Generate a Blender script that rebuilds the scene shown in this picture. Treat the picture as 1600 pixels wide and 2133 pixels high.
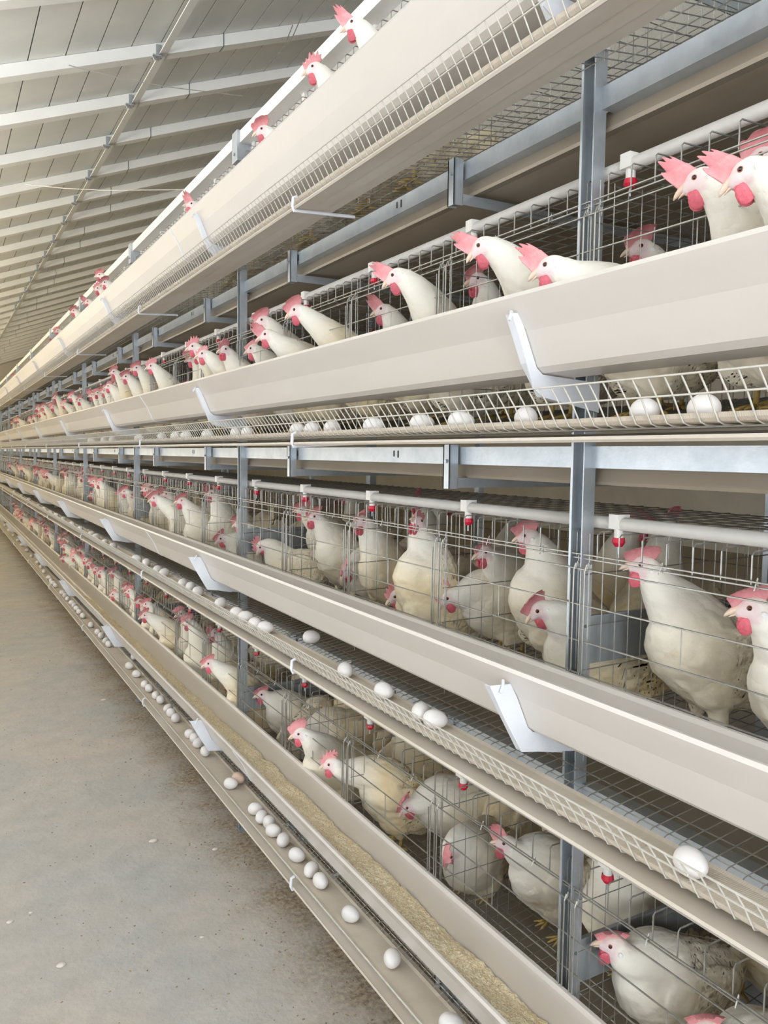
import bpy, bmesh, math, random
import numpy as np
from mathutils import Vector, Matrix, noise
random.seed(7)
PI = math.pi
scene = bpy.context.scene
for o in list(bpy.data.objects): bpy.data.objects.remove(o)
COL = scene.collection

# ------------------------------------------------------------------ camera, world, light
EYE = 1.564                      # eye height above the concrete
F_PX, W_PX, H_PX = 1656.36, 1600, 2133
def cam_axes(f=F_PX, vx=-132.5, vy=935.57, roll=0.0111):
    d = np.array([vx-800, vy-1066.5, f]); d /= np.linalg.norm(d)
    a, b, c = d[1], d[2], -roll*d[0]; n = math.hypot(a, b)
    t0 = np.array([a, b])*c/n**2; s = math.sqrt(1-roll*roll-c*c/n/n); p = np.array([-b, a])/n*s
    u = np.array([roll, *(t0+p)])
    if u[1] > 0: u = np.array([roll, *(t0-p)])
    return np.stack([np.cross(d, u), d, u], 1)
RC = cam_axes()
def on_x(px, py, X):             # where the sight line through a photo point meets the upright plane x = X (metres)
    r = RC.T @ np.array([px-800, py-1066.5, F_PX]); r = r*X/r[0]
    return Vector((X, r[1], r[2]+EYE))
cd = bpy.data.cameras.new('camera'); cam = bpy.data.objects.new('camera', cd); COL.objects.link(cam)
cd.sensor_fit = 'VERTICAL'; cd.sensor_height = 36.0; cd.lens = F_PX/H_PX*36.0; cd.clip_start = 0.02
M = Matrix(((RC[0][0], -RC[1][0], -RC[2][0]), (RC[0][1], -RC[1][1], -RC[2][1]), (RC[0][2], -RC[1][2], -RC[2][2]))).to_4x4()
M.translation = (0, 0, EYE); cam.matrix_world = M
scene.camera = cam
w = bpy.data.worlds.new('sky'); scene.world = w; w.use_nodes = True
w.node_tree.nodes['Background'].inputs[0].default_value = (0.80, 0.88, 1.0, 1); w.node_tree.nodes['Background'].inputs[1].default_value = 1.6
scene.view_settings.view_transform = 'Standard'; scene.view_settings.look = 'None'
scene.view_settings.exposure = 0.36; scene.view_settings.gamma = 1.0
scene.cycles.use_denoising = True
scene.cycles.max_bounces = 5; scene.cycles.diffuse_bounces = 4; scene.cycles.glossy_bounces = 2
scene.cycles.use_adaptive_sampling = True; scene.cycles.adaptive_threshold = 0.03
scene.cycles.transmission_bounces = 2; scene.cycles.sample_clamp_indirect = 4.0
scene.cycles.caustics_reflective = False; scene.cycles.caustics_refractive = False
def area(name, loc, target, sx, sy, power, col):
    l = bpy.data.lights.new(name, 'AREA'); l.shape = 'RECTANGLE'; l.size = sx; l.size_y = sy; l.energy = power; l.color = col
    o = bpy.data.objects.new(name, l); COL.objects.link(o); o.location = loc
    o.rotation_euler = (Vector(target)-Vector(loc)).to_track_quat('-Z', 'Y').to_euler()
    return o
WIN = [(-4.4, 3.0), (-0.9, 3.0), (2.6, 3.0), (6.1, 3.0), (9.6, 3.0), (13.1, 3.0), (16.6, 3.0), (20.1, 3.0), (23.6, 3.0), (27.1, 3.0)]
WALL_L = -2.3
LIGHT = 11.0; UPLIGHT = 22.0; CEILING_FILL = 145.0
for i, (y, L) in enumerate(WIN):                     # daylight through the row of windows of the left wall
    k = min(1, max(0, (y-1)/7))
    a = area('window_daylight', (WALL_L+0.02, y+L/2, 1.4), (WALL_L+1, y+L/2, 1.4), L*0.96, 1.7, LIGHT*(1-0.15*k), (0.96+0.04*k, 0.985-0.15*k, 1.0-0.45*k))
    area('window_daylight_from_ground', (WALL_L+0.03, y+L/2, 1.15), (WALL_L+1, y+L/2, 1.75), L*0.96, 1.2, UPLIGHT, (0.96+0.04*k, 0.985-0.15*k, 1.0-0.45*k))
area('doorway_daylight', (0.2, -4.9, 1.7), (0.5, 0, 1.7), 3.6, 2.6, 230, (0.93, 0.97, 1.0))

# ------------------------------------------------------------------ helpers
def lin(r, g, b):
    f = lambda c: (c/255/12.92) if c/255 <= 0.04045 else ((c/255+0.055)/1.055)**2.4
    return (f(r), f(g), f(b), 1)
def tag(o, label=None, cat=None, group=None, kind=None):
    if label: o['label'] = label
    if cat: o['category'] = cat
    if group: o['group'] = group
    if kind: o['kind'] = kind
    return o
def empty(name, loc=(0, 0, 0), rz=0.0):
    o = bpy.data.objects.new(name, None); COL.objects.link(o); o.location = loc; o.rotation_euler = (0, 0, rz)
    o.empty_display_size = 0.05; return o
def link_mesh(name, me, parent=None):
    o = bpy.data.objects.new(name, me); COL.objects.link(o)
    if parent: o.parent = parent
    return o
def copy_tree(o, parent=None):
    c = o.copy(); COL.objects.link(c); c.parent = parent
    for ch in o.children: copy_tree(ch, c)
    return c
class MB:                                            # collects boxes, wires and swept profiles into one mesh
    def __init__(s): s.v = []; s.f = []; s.m = []
    def box(s, x0, x1, y0, y1, z0, z1, mi=0):
        b = len(s.v); s.v += [(x, y, z) for x in (x0, x1) for y in (y0, y1) for z in (z0, z1)]
        for q in ((0,1,3,2), (4,6,7,5), (0,4,5,1), (2,3,7,6), (0,2,6,4), (1,5,7,3)): s.f.append(tuple(b+i for i in q)); s.m.append(mi)
    def tube(s, pts, r, n=5, mi=0, cap=True):
        pts = [Vector(p) for p in pts]; b = len(s.v); N = len(pts); rr = r if isinstance(r, (list, tuple)) else [r]*N
        ref = None
        for i, p in enumerate(pts):
            t = (pts[min(i+1, N-1)]-pts[max(i-1, 0)]).normalized()
            if ref is None: ref = Vector((0, 0, 1)) if abs(t.z) < 0.9 else Vector((1, 0, 0))
            a = t.cross(ref).normalized(); c = a.cross(t).normalized(); ref = c
            for k in range(n):
                an = 2*PI*k/n; s.v.append(tuple(p+(a*math.cos(an)+c*math.sin(an))*rr[i]))
        for i in range(N-1):
            for k in range(n):
                s.f.append((b+i*n+k, b+i*n+(k+1) % n, b+(i+1)*n+(k+1) % n, b+(i+1)*n+k)); s.m.append(mi)
        if cap:
            s.f.append(tuple(b+k for k in reversed(range(n)))); s.m.append(mi)
            s.f.append(tuple(b+(N-1)*n+k for k in range(n))); s.m.append(mi)
    def prof(s, xz, y0, y1, th=0.0, closed=False, mi=0, ny=1):  # profile in the XZ plane swept along Y, th = sheet thickness
        xz = [Vector((p[0], p[1])) for p in xz]; n = len(xz)
        if th:
            out = []
            for i in range(n):
                t = (xz[min(i+1, n-1)]-xz[max(i-1, 0)]).normalized(); out.append(xz[i]+Vector((-t.y, t.x))*th)
            ring = xz+out[::-1]
        else: ring = xz
        m = len(ring); b = len(s.v)
        for j in range(ny+1):
            y = y0+(y1-y0)*j/ny
            for p in ring: s.v.append((p.x, y, p.y))
        for j in range(ny):
            for i in range(m):
                k = (i+1) % m; s.f.append((b+j*m+i, b+j*m+k, b+(j+1)*m+k, b+(j+1)*m+i)); s.m.append(mi)
        if th and not closed:
            for base, rev in ((b, False), (b+ny*m, True)):
                for i in range(n-1):
                    q = (base+i, base+i+1, base+m-2-i, base+m-1-i); s.f.append(q[::-1] if not rev else q); s.m.append(mi)
        else:
            s.f.append(tuple(b+i for i in reversed(range(m)))); s.m.append(mi)
            s.f.append(tuple(b+ny*m+i for i in range(m))); s.m.append(mi)
    def plate(s, xz, y0, y1, mi=0): s.prof(xz, y0, y1, 0, True, mi)
    def mesh(s, name, mats, smooth=False):
        me = bpy.data.meshes.new(name); me.from_pydata(s.v, [], s.f)
        for m in (mats if isinstance(mats, (list, tuple)) else [mats]): me.materials.append(m)
        me.polygons.foreach_set('material_index', s.m)
        bm = bmesh.new(); bm.from_mesh(me); bmesh.ops.recalc_face_normals(bm, faces=bm.faces[:]); bm.to_mesh(me); bm.free()
        if smooth: me.polygons.foreach_set('use_smooth', [True]*len(me.polygons))
        return me
    def build(s, name, mats, parent=None, smooth=False): return link_mesh(name, s.mesh(name, mats, smooth), parent)

ord_ = ['first', 'second', 'third', 'fourth', 'fifth', 'sixth', 'seventh', 'eighth', 'ninth', 'tenth', 'eleventh', 'twelfth', 'thirteenth', 'fourteenth', 'fifteenth', 'sixteenth', 'seventeenth', 'eighteenth', 'nineteenth', 'twentieth']
tens = {20: 'twenty', 30: 'thirty', 40: 'forty', 50: 'fifty', 60: 'sixty', 70: 'seventy', 80: 'eighty'}
def ordinal(n):                                      # 1 -> first
    if n <= 20: return ord_[n-1]
    t, u = (n//10)*10, n % 10
    return tens[t][:-1]+'ieth' if u == 0 else tens[t]+'-'+ord_[u-1]
# ------------------------------------------------------------------ materials
def mat(name, col, rough=0.6, metal=0.0, bump=0.0, bscale=60.0, var=0.0, vscale=6.0, col2=None, objrand=0.0, sss=0.0, spec=0.5, detail=4, stretch=(1, 1, 1)):
    m = bpy.data.materials.new(name); m.use_nodes = True; nt = m.node_tree; b = nt.nodes['Principled BSDF']
    b.inputs['Roughness'].default_value = rough; b.inputs['Metallic'].default_value = metal; b.inputs['Specular IOR Level'].default_value = spec
    if sss: b.inputs['Subsurface Weight'].default_value = sss; b.inputs['Subsurface Radius'].default_value = (0.012, 0.004, 0.003); b.inputs['Subsurface Scale'].default_value = 0.6
    tc = nt.nodes.new('ShaderNodeTexCoord'); mp = nt.nodes.new('ShaderNodeMapping'); mp.inputs['Scale'].default_value = stretch
    nt.links.new(tc.outputs['Object'], mp.inputs[0])
    c2 = col2 or tuple(list(v*(1-var) for v in col[:3])+[1])
    if var or col2:
        n = nt.nodes.new('ShaderNodeTexNoise'); n.inputs['Scale'].default_value = vscale; n.inputs['Detail'].default_value = detail; n.inputs['Roughness'].default_value = 0.65
        nt.links.new(mp.outputs[0], n.inputs['Vector'])
        r = nt.nodes.new('ShaderNodeValToRGB'); r.color_ramp.elements[0].position = 0.35; r.color_ramp.elements[1].position = 0.68
        r.color_ramp.elements[0].color = c2; r.color_ramp.elements[1].color = col
        nt.links.new(n.outputs['Fac'], r.inputs[0]); nt.links.new(r.outputs[0], b.inputs['Base Color'])
    else: b.inputs['Base Color'].default_value = col
    if objrand:
        oi = nt.nodes.new('ShaderNodeObjectInfo'); hs = nt.nodes.new('ShaderNodeHueSaturation'); mr = nt.nodes.new('ShaderNodeMapRange')
        mr.inputs['To Min'].default_value = 1-objrand; mr.inputs['To Max'].default_value = 1+objrand*0.3
        nt.links.new(oi.outputs['Random'], mr.inputs['Value']); nt.links.new(mr.outputs[0], hs.inputs['Value'])
        if b.inputs['Base Color'].links: nt.links.new(b.inputs['Base Color'].links[0].from_socket, hs.inputs['Color'])
        else: hs.inputs['Color'].default_value = col
        nt.links.new(hs.outputs[0], b.inputs['Base Color'])
    if bump:
        n2 = nt.nodes.new('ShaderNodeTexNoise'); n2.inputs['Scale'].default_value = bscale; n2.inputs['Detail'].default_value = 6
        nt.links.new(mp.outputs[0], n2.inputs['Vector'])
        bp = nt.nodes.new('ShaderNodeBump'); bp.inputs['Strength'].default_value = bump; bp.inputs['Distance'].default_value = 0.01
        nt.links.new(n2.outputs['Fac'], bp.inputs['Height']); nt.links.new(bp.outputs[0], b.inputs['Normal'])
    return m
galv = mat('galvanised_steel', lin(190, 196, 202), 0.38, 0.6, 0.04, 90, col2=lin(170, 178, 185), vscale=14, detail=5)
galv_dark = mat('galvanised_steel_dull', lin(120, 132, 140), 0.5, 0.5, 0.1, 60, var=0.3, vscale=9)
wire_m = mat('zinc_wire', lin(168, 166, 160), 0.38, 0.55, var=0.3, vscale=30)
wire_pale = mat('dusty_zinc_wire', lin(212, 208, 200), 0.6, 0.1, var=0.15, vscale=40)
pvc = mat('off_white_trough_plastic', lin(222, 216, 211), 0.30, 0, 0.02, 20, col2=lin(212, 205, 198), vscale=2.2, stretch=(1, 0.25, 1))
pvc_guard = mat('beige_guard_plastic', lin(216, 209, 200), 0.5, 0, 0.05, 40, col2=lin(200, 190, 177), vscale=5, stretch=(1, 0.3, 1))
white_p = mat('white_coated_plate', lin(232, 236, 244), 0.45, 0.05, 0.05, 80, var=0.08, vscale=18)
pipe_m = mat('grey_water_pipe', lin(194, 190, 184), 0.45, 0, 0.04, 50, var=0.12, vscale=12)
clamp_m = mat('white_plastic', lin(240, 238, 234), 0.4)
red_m = mat('red_plastic', lin(196, 26, 56), 0.35)
rafter_m = mat('white_rafter', lin(238, 238, 236), 0.55, 0, 0.05, 30, var=0.06, vscale=5)
belt_m = mat('manure_belt_plastic', lin(168, 158, 144), 0.4, 0, 0.05, 12, col2=lin(140, 126, 104), vscale=3, stretch=(1, 0.3, 1))
dark_m = mat('slot_shadow_gap', lin(48, 48, 46), 0.8)
beak_m = mat('beak', lin(238, 214, 194), 0.4, 0, 0, var=0.12, vscale=90, sss=0.1)
comb_m = mat('comb_skin', lin(234, 168, 170), 0.55, 0, 0.25, 260, col2=lin(222, 138, 144), vscale=40, objrand=0.25)
wattle_m = mat('wattle_skin', lin(222, 112, 126), 0.5, 0, 0.3, 220, col2=lin(204, 86, 102), vscale=60, objrand=0.25)
lobe_m = mat('earlobe', lin(246, 244, 246), 0.5, sss=0.1)
eye_m = mat('eye_iris', lin(150, 92, 60), 0.12)
pupil_m = mat('eye_pupil', lin(14, 10, 10), 0.05)
leg_m = mat('leg_scale', lin(214, 184, 108), 0.5, 0, 0.3, 300, var=0.2, vscale=60)
egg_w = mat('egg_white_shell', lin(243, 240, 240), 0.42, 0, 0.03, 240, objrand=0.06, sss=0.05)
egg_b = mat('egg_beige_shell', lin(222, 196, 176), 0.45, 0, 0.03, 240, var=0.08, vscale=30)

def feather_material():
    m = bpy.data.materials.new('hen_plumage'); m.use_nodes = True; nt = m.node_tree; N = nt.nodes; L = nt.links; b = N['Principled BSDF']
    b.inputs['Roughness'].default_value = 0.85; b.inputs['Specular IOR Level'].default_value = 0.2
    b.inputs['Sheen Weight'].default_value = 0.2
    tc = N.new('ShaderNodeTexCoord'); oi = N.new('ShaderNodeObjectInfo')
    add = N.new('ShaderNodeVectorMath'); add.operation = 'MULTIPLY_ADD'; add.inputs[1].default_value = (1, 1, 1)
    L.new(tc.outputs['Object'], add.inputs[0]); cb = N.new('ShaderNodeCombineXYZ'); L.new(oi.outputs['Random'], cb.inputs[0]); L.new(oi.outputs['Random'], cb.inputs[1]); L.new(cb.outputs[0], add.inputs[2])
    n1 = N.new('ShaderNodeTexNoise'); n1.inputs['Scale'].default_value = 9; n1.inputs['Detail'].default_value = 5; L.new(add.outputs[0], n1.inputs['Vector'])
    ramp = N.new('ShaderNodeValToRGB'); e = ramp.color_ramp.elements; e[0].position = 0.30; e[0].color = lin(230, 204, 148); e[1].position = 0.64; e[1].color = lin(242, 228, 196)
    L.new(n1.outputs['Fac'], ramp.inputs[0])
    white = N.new('ShaderNodeRGB'); white.outputs[0].default_value = lin(247, 243, 232)
    mx = N.new('ShaderNodeMix'); mx.data_type = 'RGBA'; at = N.new('ShaderNodeAttribute'); at.attribute_name = 'tint'; sp = N.new('ShaderNodeSeparateColor'); L.new(at.outputs['Color'], sp.inputs[0])
    # cream body, whiter neck; the amount of cream differs from hen to hen
    ml = N.new('ShaderNodeMath'); ml.operation = 'MULTIPLY'; mr = N.new('ShaderNodeMapRange'); mr.inputs['To Min'].default_value = 0.30; mr.inputs['To Max'].default_value = 1.0
    L.new(oi.outputs['Random'], mr.inputs['Value']); L.new(mr.outputs[0], ml.inputs[0]); L.new(sp.outputs[1], ml.inputs[1])
    L.new(ml.outputs[0], mx.inputs[0]); L.new(white.outputs[0], mx.inputs[6]); L.new(ramp.outputs[0], mx.inputs[7])
    # small brown stains
    n3 = N.new('ShaderNodeTexNoise'); n3.inputs['Scale'].default_value = 14; n3.inputs['Detail'].default_value = 3; L.new(add.outputs[0], n3.inputs['Vector'])
    r3 = N.new('ShaderNodeValToRGB'); r3.color_ramp.elements[0].position = 0.66; r3.color_ramp.elements[1].position = 0.78; r3.color_ramp.elements[1].color = (0.55, 0.55, 0.55, 1)
    L.new(n3.outputs['Fac'], r3.inputs[0]); m3 = N.new('ShaderNodeMix'); m3.data_type = 'RGBA'; mm = N.new('ShaderNodeMath'); mm.operation = 'MULTIPLY'; L.new(r3.outputs[0], mm.inputs[0]); L.new(sp.outputs[1], mm.inputs[1])
    L.new(mm.outputs[0], m3.inputs[0]); L.new(mx.outputs[2], m3.inputs[6]); m3.inputs[7].default_value = lin(186, 150, 104)
    # pale pink bare face
    m2 = N.new('ShaderNodeMix'); m2.data_type = 'RGBA'; L.new(sp.outputs[0], m2.inputs[0]); L.new(m3.outputs[2], m2.inputs[6]); m2.inputs[7].default_value = lin(238, 214, 217)
    L.new(m2.outputs[2], b.inputs['Base Color'])
    # overlapping feather relief
    mp = N.new('ShaderNodeMapping'); mp.inputs['Scale'].default_value = (1.0, 1.9, 1.7); L.new(tc.outputs['Object'], mp.inputs[0])
    vo = N.new('ShaderNodeTexVoronoi'); vo.inputs['Scale'].default_value = 42; L.new(mp.outputs[0], vo.inputs['Vector'])
    nf = N.new('ShaderNodeTexNoise'); nf.inputs['Scale'].default_value = 240; nf.inputs['Detail'].default_value = 3; L.new(tc.outputs['Object'], nf.inputs['Vector'])
    sm = N.new('ShaderNodeMath'); sm.operation = 'MULTIPLY_ADD'; sm.inputs[1].default_value = 0.35; L.new(nf.outputs['Fac'], sm.inputs[0]); L.new(vo.outputs['Distance'], sm.inputs[2])
    bp = N.new('ShaderNodeBump'); bp.inputs['Strength'].default_value = 0.28; bp.inputs['Distance'].default_value = 0.006; bp.invert = True
    L.new(sm.outputs[0], bp.inputs['Height']); L.new(bp.outputs[0], b.inputs['Normal'])
    return m
plumage = feather_material()

def concrete():
    m = bpy.data.materials.new('concrete_floor'); m.use_nodes = True; nt = m.node_tree; N = nt.nodes; L = nt.links; b = N['Principled BSDF']; b.inputs['Roughness'].default_value = 0.75
    tc = N.new('ShaderNodeTexCoord')
    def noise_(sc, det, st=None):
        n = N.new('ShaderNodeTexNoise'); n.inputs['Scale'].default_value = sc; n.inputs['Detail'].default_value = det; n.inputs['Roughness'].default_value = 0.6
        L.new(tc.outputs['Object'], n.inputs['Vector']); return n
    n1 = noise_(1.3, 6); r1 = N.new('ShaderNodeValToRGB'); r1.color_ramp.elements[0].position = 0.36; r1.color_ramp.elements[0].color = lin(174, 174, 172); r1.color_ramp.elements[1].position = 0.62; r1.color_ramp.elements[1].color = lin(190, 182, 173)
    L.new(n1.outputs['Fac'], r1.inputs[0])
    n2 = noise_(9, 8); r2 = N.new('ShaderNodeValToRGB'); r2.color_ramp.elements[0].position = 0.3; r2.color_ramp.elements[0].color = (0.86, 0.86, 0.86, 1); r2.color_ramp.elements[1].position = 0.7; r2.color_ramp.elements[1].color = (1.04, 1.04, 1.04, 1)
    L.new(n2.outputs['Fac'], r2.inputs[0])
    mu = N.new('ShaderNodeMix'); mu.data_type = 'RGBA'; mu.blend_type = 'MULTIPLY'; mu.inputs[0].default_value = 1; L.new(r1.outputs[0], mu.inputs[6]); L.new(r2.outputs[0], mu.inputs[7])
    # chaff and droppings swept under the edge of the cages, ragged border
    sx = N.new('ShaderNodeSeparateXYZ'); L.new(tc.outputs['Object'], sx.inputs[0]); n4 = noise_(5, 8)
    ad = N.new('ShaderNodeMath'); ad.operation = 'MULTIPLY_ADD'; ad.inputs[1].default_value = 0.62; L.new(n4.outputs['Fac'], ad.inputs[0]); L.new(sx.outputs[0], ad.inputs[2])
    mr = N.new('ShaderNodeMapRange'); mr.inputs['From Min'].default_value = 1.16; mr.inputs['From Max'].default_value = 1.42; L.new(ad.outputs[0], mr.inputs['Value'])
    n5 = noise_(60, 6); r5 = N.new('ShaderNodeValToRGB'); r5.color_ramp.elements[0].position = 0.35; r5.color_ramp.elements[0].color = lin(104, 90, 74); r5.color_ramp.elements[1].position = 0.66; r5.color_ramp.elements[1].color = lin(184, 168, 146)
    L.new(n5.outputs['Fac'], r5.inputs[0])
    mx = N.new('ShaderNodeMix'); mx.data_type = 'RGBA'; L.new(mr.outputs[0], mx.inputs[0]); L.new(mu.outputs[2], mx.inputs[6]); L.new(r5.outputs[0], mx.inputs[7]); L.new(mx.outputs[2], b.inputs['Base Color'])
    n6 = noise_(38, 10); bp = N.new('ShaderNodeBump'); bp.inputs['Strength'].default_value = 0.35; bp.inputs['Distance'].default_value = 0.012
    L.new(n6.outputs['Fac'], bp.inputs['Height']); L.new(bp.outputs[0], b.inputs['Normal'])
    return m
def ceiling_material():
    m = mat('ceiling_board', lin(226, 226, 222), 0.55, 0, 0.05, 8, col2=lin(212, 215, 214), vscale=1.6)
    nt = m.node_tree; N = nt.nodes; L = nt.links; b = N['Principled BSDF']
    return m
def egg_belt_material():
    m = mat('woven_egg_belt', lin(216, 206, 192), 0.75, 0, 0, col2=lin(202, 190, 174), vscale=7)
    nt = m.node_tree; N = nt.nodes; L = nt.links; b = N['Principled BSDF']
    tc = N.new('ShaderNodeTexCoord'); wv = N.new('ShaderNodeTexWave'); wv.inputs['Scale'].default_value = 90; wv.bands_direction = 'Y'; L.new(tc.outputs['Object'], wv.inputs['Vector'])
    bp = N.new('ShaderNodeBump'); bp.inputs['Strength'].default_value = 0.25; bp.inputs['Distance'].default_value = 0.001; L.new(wv.outputs['Fac'], bp.inputs['Height']); L.new(bp.outputs[0], b.inputs['Normal'])
    return m
def feed_material():
    m = bpy.data.materials.new('ground_feed'); m.use_nodes = True; nt = m.node_tree; N = nt.nodes; L = nt.links; b = N['Principled BSDF']; b.inputs['Roughness'].default_value = 0.9
    tc = N.new('ShaderNodeTexCoord'); vo = N.new('ShaderNodeTexVoronoi'); vo.inputs['Scale'].default_value = 300; L.new(tc.outputs['Object'], vo.inputs['Vector'])
    r = N.new('ShaderNodeValToRGB'); e = r.color_ramp.elements; e[0].position = 0.0; e[0].color = lin(204, 178, 136); e[1].position = 1; e[1].color = lin(254, 248, 226)
    x = r.color_ramp.elements.new(0.5); x.color = lin(238, 220, 182)
    L.new(vo.outputs['Color'], r.inputs[0]); L.new(r.outputs[0], b.inputs['Base Color'])
    n = N.new('ShaderNodeTexNoise'); n.inputs['Scale'].default_value = 160; n.inputs['Detail'].default_value = 6; L.new(tc.outputs['Object'], n.inputs['Vector'])
    bp = N.new('ShaderNodeBump'); bp.inputs['Strength'].default_value = 1.0; bp.inputs['Distance'].default_value = 0.007; L.new(n.outputs['Fac'], bp.inputs['Height']); L.new(bp.outputs[0], b.inputs['Normal'])
    return m

# ------------------------------------------------------------------ the building
Y0B, Y1B = -5.2, 34.0
ROOF_A, ROOF_B = EYE+2.37, 0.385                     # underside of the roof: z = ROOF_A + ROOF_B * x, ridge at RIDGE
RIDGE = 4.6; WALL_R = 2*RIDGE-WALL_L
def roof_z(x): return ROOF_A+ROOF_B*x if x <= RIDGE else ROOF_A+ROOF_B*(2*RIDGE-x)
def struct(mb, name, m, label=None): return tag(mb.build(name, m), label, None, None, 'structure')
mb = MB(); mb.box(WALL_L-0.2, WALL_R+0.2, Y0B, Y1B, -0.15, 0); struct(mb, 'floor', concrete(), 'grey dusty concrete floor')
# ceiling: long boards with open grooves between them
cm = ceiling_material(); mb = MB()
seams = [WALL_L, -1.7, -1.25, -0.8, -0.35, -0.02, 0.28, 0.60, 0.84, 1.05, 1.28, 1.49, 1.72, 1.95, 2.17]
while seams[-1] < RIDGE-0.3: seams.append(seams[-1]+0.225)
seams.append(RIDGE)
for s in (0, 1):
    for a, b in zip(seams[:-1], seams[1:]):
        a2, b2 = (a+0.004, b-0.004)
        if s: a2, b2 = 2*RIDGE-b2, 2*RIDGE-a2
        q = [(a2, roof_z(a2)), (b2, roof_z(b2)), (b2, roof_z(b2)+0.03), (a2, roof_z(a2)+0.03)]
        mb.plate(q, Y0B, Y1B)
mb.plate([(WALL_L-0.2, roof_z(WALL_L-0.2)+0.03), (RIDGE, roof_z(RIDGE)+0.03), (WALL_R+0.2, roof_z(WALL_R+0.2)+0.03), (WALL_R+0.2, roof_z(WALL_R+0.2)+0.12), (RIDGE, roof_z(RIDGE)+0.12), (WALL_L-0.2, roof_z(WALL_L-0.2)+0.12)], Y0B, Y1B, mi=1)
groove = mat('ceiling_groove_backing', lin(120, 128, 130), 0.8)
struct(mb, 'ceiling', [cm, groove], 'sloping ceiling of long pale boards')
wall_m = mat('plastered_wall', lin(206, 200, 190), 0.8, 0, 0.1, 12, var=0.1, vscale=2)
mb = MB(); hL = roof_z(WALL_L)
mb.box(WALL_L-0.15, WALL_L, Y0B, Y1B, 0, 0.45); mb.box(WALL_L-0.15, WALL_L, Y0B, Y1B, 2.35, hL)
prev = Y0B
for y, L_ in WIN+[(Y1B, 0)]:
    if y > prev: mb.box(WALL_L-0.15, WALL_L, prev, y, 0.45, 2.35)
    prev = y+L_
struct(mb, 'wall_left', wall_m)
glass = bpy.data.materials.new('window_glass'); glass.use_nodes = True; gb = glass.node_tree.nodes['Principled BSDF']; gb.inputs['Transmission Weight'].default_value = 1; gb.inputs['Roughness'].default_value = 0.05; gb.inputs['IOR'].default_value = 1.1
for i, (y, L_) in enumerate(WIN):
    mb = MB(); e = 0.05
    mb.box(WALL_L-0.12, WALL_L-0.05, y, y+e, 0.45, 2.35); mb.box(WALL_L-0.12, WALL_L-0.05, y+L_-e, y+L_, 0.45, 2.35)
    mb.box(WALL_L-0.12, WALL_L-0.05, y+e, y+L_-e, 0.45, 0.45+e); mb.box(WALL_L-0.12, WALL_L-0.05, y+e, y+L_-e, 2.35-e, 2.35); mb.box(WALL_L-0.12, WALL_L-0.05, y+L_/2-0.02, y+L_/2+0.02, 0.45+e, 2.35-e)
    fr = struct(mb, 'window_%d' % (i+1), white_p)
    g = MB(); g.box(WALL_L-0.09, WALL_L-0.084, y+e, y+L_-e, 0.45+e, 2.35-e); g.build('pane', glass, fr)
# added fill lamps, out of view on the left wall, put in to brighten the ceiling
tube_m = bpy.data.materials.new('fill_lamp_tube'); tube_m.use_nodes = True; tb = tube_m.node_tree.nodes['Principled BSDF']; tb.inputs['Emission Color'].default_value = (1, 0.97, 0.9, 1); tb.inputs['Emission Strength'].default_value = 3
for i in range(13):
    y = -4.2+2.9*i; k = min(1, max(0, (y-1)/8)); r = tag(empty('added_uplighter', (-2.12, y, 2.62)), 'added white fill lamp out of view on the left wall, %s from the entrance' % ordinal(i+1), 'lamp', 'added fill lamps on the left wall')
    mb = MB(); mb.prof([(-0.10, 0.06), (-0.08, -0.03), (0.08, -0.03), (0.10, 0.06)], 0, 2.4, 0.003); mb.box(-0.17, -0.08, 1.1, 1.2, -0.03, 0.0); mb.build('housing', white_p, r)
    mb = MB(); mb.tube([(0, 0.05, 0.0), (0, 2.35, 0.0)], 0.013, 8); mb.build('tube', tube_m, r)
    area('ceiling_fill_light', (-2.12, y+1.2, 2.66), (-2.02, y+1.2, 3.66), 0.16, 2.3, CEILING_FILL, (0.95+0.05*k, 0.98-0.12*k, 1.0-0.40*k))
mb = MB(); mb.box(WALL_R, WALL_R+0.15, Y0B, Y1B, 0, roof_z(WALL_R)); struct(mb, 'wall_right', wall_m)
def gable(name, ya, yb, hole=None):
    mb = MB(); zr = roof_z(RIDGE)
    if hole:
        x0, x1, z1 = hole
        mb.plate([(WALL_L, 0), (x0, 0), (x0, roof_z(x0)), (WALL_L, roof_z(WALL_L))], ya, yb)
        mb.plate([(x0, z1), (x1, z1), (x1, roof_z(x1)), (x0, roof_z(x0))], ya, yb)
        mb.plate([(x1, 0), (WALL_R, 0), (WALL_R, roof_z(WALL_R)), (RIDGE, zr), (x1, roof_z(x1))], ya, yb)
    else: mb.plate([(WALL_L, 0), (WALL_R, 0), (WALL_R, roof_z(WALL_R)), (RIDGE, zr), (WALL_L, roof_z(WALL_L))], ya, yb)
    struct(mb, name, wall_m)
gable('wall_near', Y0B, Y0B+0.15, (-1.6, 2.0, 3.0)); gable('wall_far', Y1B-0.15, Y1B)

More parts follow.
